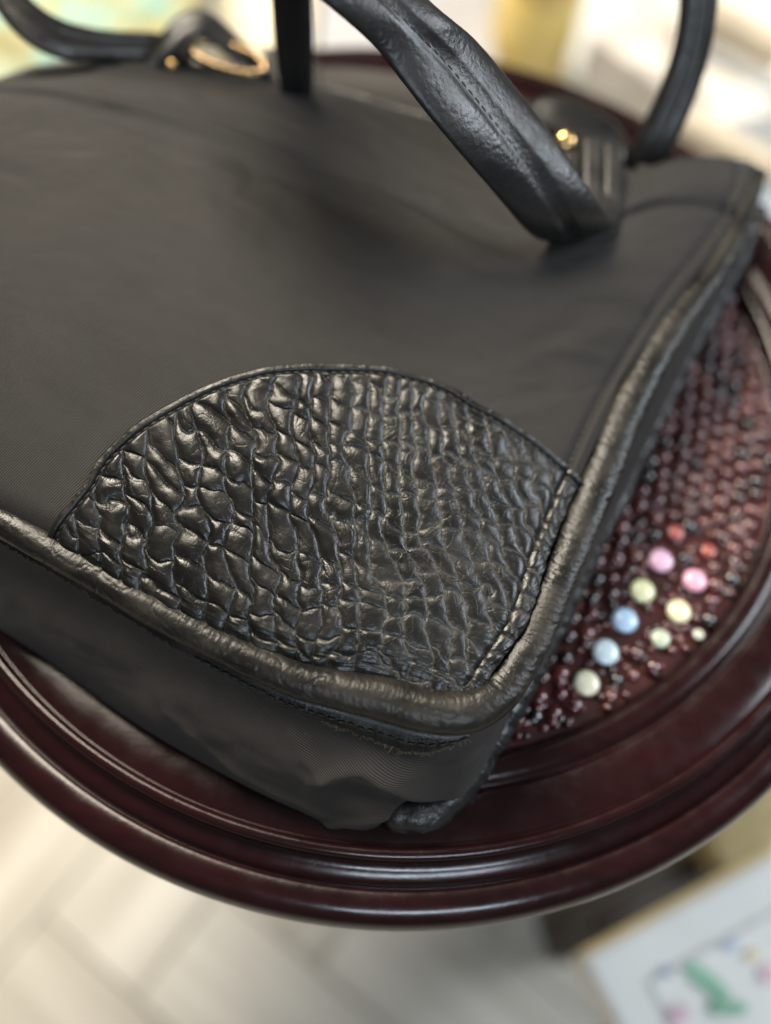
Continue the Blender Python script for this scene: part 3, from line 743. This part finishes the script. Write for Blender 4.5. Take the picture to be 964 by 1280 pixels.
# ================================================================== THINGS AROUND (far out of focus)
def frame_box(name, corners_px, ztop, depth, mat, label, cat, bev=.004):
    """a box whose top face shows at the given four pixel corners"""
    P4 = [at(x, y, ztop) for x, y in corners_px]; c = sum(P4)/4
    e = empty(name, (c[0], c[1], ztop-depth), label, cat)
    def f(bmx):
        a_ = [bmx.verts.new(Vector(p)) for p in P4]; b_ = [bmx.verts.new(Vector(p)-Vector((0, 0, depth))) for p in P4]
        bmx.faces.new(a_); bmx.faces.new(b_[::-1])
        for i in range(4): j = (i+1) % 4; bmx.faces.new((a_[j], a_[i], b_[i], b_[j]))
        bmesh.ops.recalc_face_normals(bmx, faces=bmx.faces)
    put('body', bm_mesh('body', f, bevel=bev), mat, e); return e, [np.array(p) for p in P4]
def lerp4(P4, s, t): return (P4[0]*(1-s)+P4[1]*s)*(1-t)+(P4[3]*(1-s)+P4[2]*s)*t
def sheet(P4, pts_st, dz):
    vs = [lerp4(P4, s, t)+np.array([0, 0, dz]) for s, t in pts_st]
    def f(bmx):
        a_ = [bmx.verts.new(Vector(p)) for p in vs]; fc_ = bmx.faces.new(a_)
        r = bmesh.ops.extrude_face_region(bmx, geom=[fc_])
        for e in r['geom']:
            if isinstance(e, bmesh.types.BMVert): e.co.z += .0015
        bmesh.ops.recalc_face_normals(bmx, faces=bmx.faces)
    return bm_mesh('print', f)
M_white = plain('white_card', (.86, .84, .79), .5, .04); M_cream = plain('cream_card', (.72, .64, .50), .6, .06)
M_goldp = plain('gold_trim', (.62, .44, .18), .4, .1); M_darkw = plain('dark_brown_wood', (.05, .032, .022), .5, .2)

# lower right: white box with a floral lid and gold edge
eb, Q = frame_box('gift_box', [(728, 1196), (970, 1064), (1150, 1330), (880, 1480)], -.22, .035, M_white, 'white box with gold edge and flower print below the table rim', 'box')
def strip(e, P4, s0, t0, s1, t1, dz, mat, nm): put(nm, sheet(P4, [(s0, t0), (s1, t0), (s1, t1), (s0, t1)], dz), mat, e)
strip(eb, Q, .0, -.03, 1.0, .0, -.001, M_goldp, 'gold_edge')
for a_ in ((.2, .22, .9, .23), (.2, .22, .205, .9)): strip(eb, Q, *a_, .001, plain('pale_grey_line', (.76, .76, .75), .5), 'printed_line')
def leaf(cs_, ct, ls, lt, ang, n=14):
    o_ = []
    for k in range(n):
        th = 2*math.pi*k/n; x = math.cos(th)*ls*(1-.25*math.cos(2*th)); y = math.sin(th)*lt; o_.append((cs_+x*math.cos(ang)-y*math.sin(ang), ct+x*math.sin(ang)+y*math.cos(ang)))
    return o_
M_leaf = plain('green_print', (.28, .56, .38), .6); M_pinkp = plain('pink_print', (.82, .56, .64), .6); M_bluep = plain('blue_print', (.45, .55, .75), .6); M_yelp = plain('yellow_print', (.85, .65, .3), .6)
def inv4(px, py, P4):
    p = at(px, py, P4[0][2]); best = None
    M_ = np.array([P4[1]-P4[0], P4[3]-P4[0]])[:, :2].T; return np.linalg.solve(M_, (p-P4[0])[:2])
for (px, py), ls, lt, an, mt in (((880, 1225), .14, .035, 1.2, M_leaf), ((905, 1258), .10, .03, .5, M_leaf), ((845, 1268), .06, .035, .2, M_pinkp), ((955, 1215), .05, .035, .8, M_pinkp), ((910, 1180), .04, .02, .3, M_bluep), ((935, 1192), .03, .02, .5, M_yelp), ((830, 1215), .03, .02, 0, M_bluep)):
    s0, t0 = inv4(px, py, Q); put('flower_print', sheet(Q, leaf(s0, t0, ls, lt, an), .001), mt, eb)
ed, _ = frame_box('wooden_crate', [(738, 1140), (905, 1040), (975, 1080), (760, 1205)], -.33, .17, M_darkw, 'dark brown wooden crate between the table rim and the white box', 'crate')
ey, _ = frame_box('straw_basket', [(880, 1040), (980, 965), (1040, 1020), (905, 1090)], -.30, .20, plain('straw', (.50, .40, .20), .8, .35, 60), 'straw coloured basket at the right edge beside the white box', 'basket')

# upper left: painted silk cloth on a board
def silk():
    t = NT('painted_silk'); n = t.noise(t.coord(), 7, 4, .6); n2 = t.noise(t.coord(), 13, 3)
    m = t.math('ADD', t.math('MULTIPLY', n.outputs['Fac'], .75), t.math('MULTIPLY', n2.outputs['Fac'], .25))
    t.l(t.ramp(m, [(.30, (.50, .46, .32)), (.42, (.26, .48, .40)), (.50, (.30, .52, .45)), (.55, (.42, .32, .12)), (.62, (.26, .46, .38)), (.72, (.50, .26, .20))]), t.p.inputs['Base Color']); t.set(Roughness=.5); return t.m
M_silk = silk()
q4 = pts([(-160, 190), (-120, -60), (275, -70), (190, 150)], -.20)
gx_, gy_ = np.meshgrid(np.linspace(0, 1, 60), np.linspace(0, 1, 60), indexing='ij')
cl = (q4[0]*(1-gx_[..., None])+q4[1]*gx_[..., None])*(1-gy_[..., None])+(q4[3]*(1-gx_[..., None])+q4[2]*gx_[..., None])*gy_[..., None]
cl[..., 2] += .02*fbm(gx_*4, gy_*4, 7, 3)
o = put('silk_scarf', grid_mesh('silk_scarf', cl), M_silk); o['label'] = 'aqua and gold painted silk scarf heaped behind the bag at left'; o['category'] = 'scarf'
sm_ = o.modifiers.new('thick', 'SOLIDIFY'); sm_.thickness = .004
frame_box('scarf_stand', [(-170, 210), (-130, -80), (300, -90), (205, 170)], -.235, .26, M_cream, 'cream display block under the painted silk scarf', 'display block')
frame_box('cream_carton', [(225, 60), (262, -80), (400, -80), (385, 70)], -.26, .24, plain('cream_carton', (.78, .70, .52), .6, .05), 'plain cream carton behind the pinched handle loop', 'carton')
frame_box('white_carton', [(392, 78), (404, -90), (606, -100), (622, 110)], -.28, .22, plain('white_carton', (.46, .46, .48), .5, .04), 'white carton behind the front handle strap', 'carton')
# yellow jar
c0 = at(660, 118, FZ); c0 = at(662, 60, -.30)
jar = empty('yellow_jar', (c0[0], c0[1], FZ), 'tall pale yellow jar standing behind the black handle', 'jar')
put('body', lathe('body', [(0, FZ), (.036, FZ), (.042, FZ+.01), (.042, -.24), (.036, -.225), (.0, -.225)], 40, (c0[0], c0[1], 0)), plain('yellow_glaze', (.80, .60, .20), .35, .06), jar)
put('lid', lathe('lid', [(0, -.224), (.038, -.224), (.040, -.21), (.02, -.2), (0, -.2)], 40, (c0[0], c0[1], 0)), plain('amber_lid', (.70, .45, .16), .35, .06), jar)
frame_box('white_tray', [(690, 250), (700, -60), (850, -70), (900, 270)], -.34, .15, plain('white_tray', (.78, .82, .84), .4, .04), 'cool white tray on the floor behind the handles', 'tray')
frame_box('kraft_parcel', [(738, 40), (770, -60), (850, -60), (835, 110)], -.24, .05, plain('kraft_paper', (.66, .61, .55), .8, .35, 25), 'crumpled tan parcel lying on the white tray', 'parcel')
er, Q2 = frame_box('white_shelf_box', [(850, 10), (985, -80), (1090, 120), (900, 150)], -.25, .14, M_white, 'white box with faint grey lettering at the upper right', 'box')
for k_ in range(9):
    s0, t0 = inv4(878+k_*11, 118-k_*2, Q2); strip(er, Q2, s0, t0, s0+.02, t0+.05, .001, plain('grey_print', (.45, .43, .42), .6), 'printed_mark')
M_tan = plain('tan_wood', (.60, .52, .40), .5, .15)
frame_box('wooden_rail', [(845, 120), (980, 195), (975, 215), (838, 140)], -.20, .03, M_tan, 'tan wooden rail crossing behind the back handle', 'rail')
frame_box('wooden_rail', [(880, -20), (990, 40), (985, 62), (875, 5)], -.20, .03, M_tan, 'tan wooden rail at the top right corner', 'rail')
frame_box('white_board', [(800, 300), (835, 130), (1060, 190), (1100, 330)], -.36, .14, plain('white_board', (.78, .82, .85), .4, .04), 'bright white board low behind the bag corner', 'board')
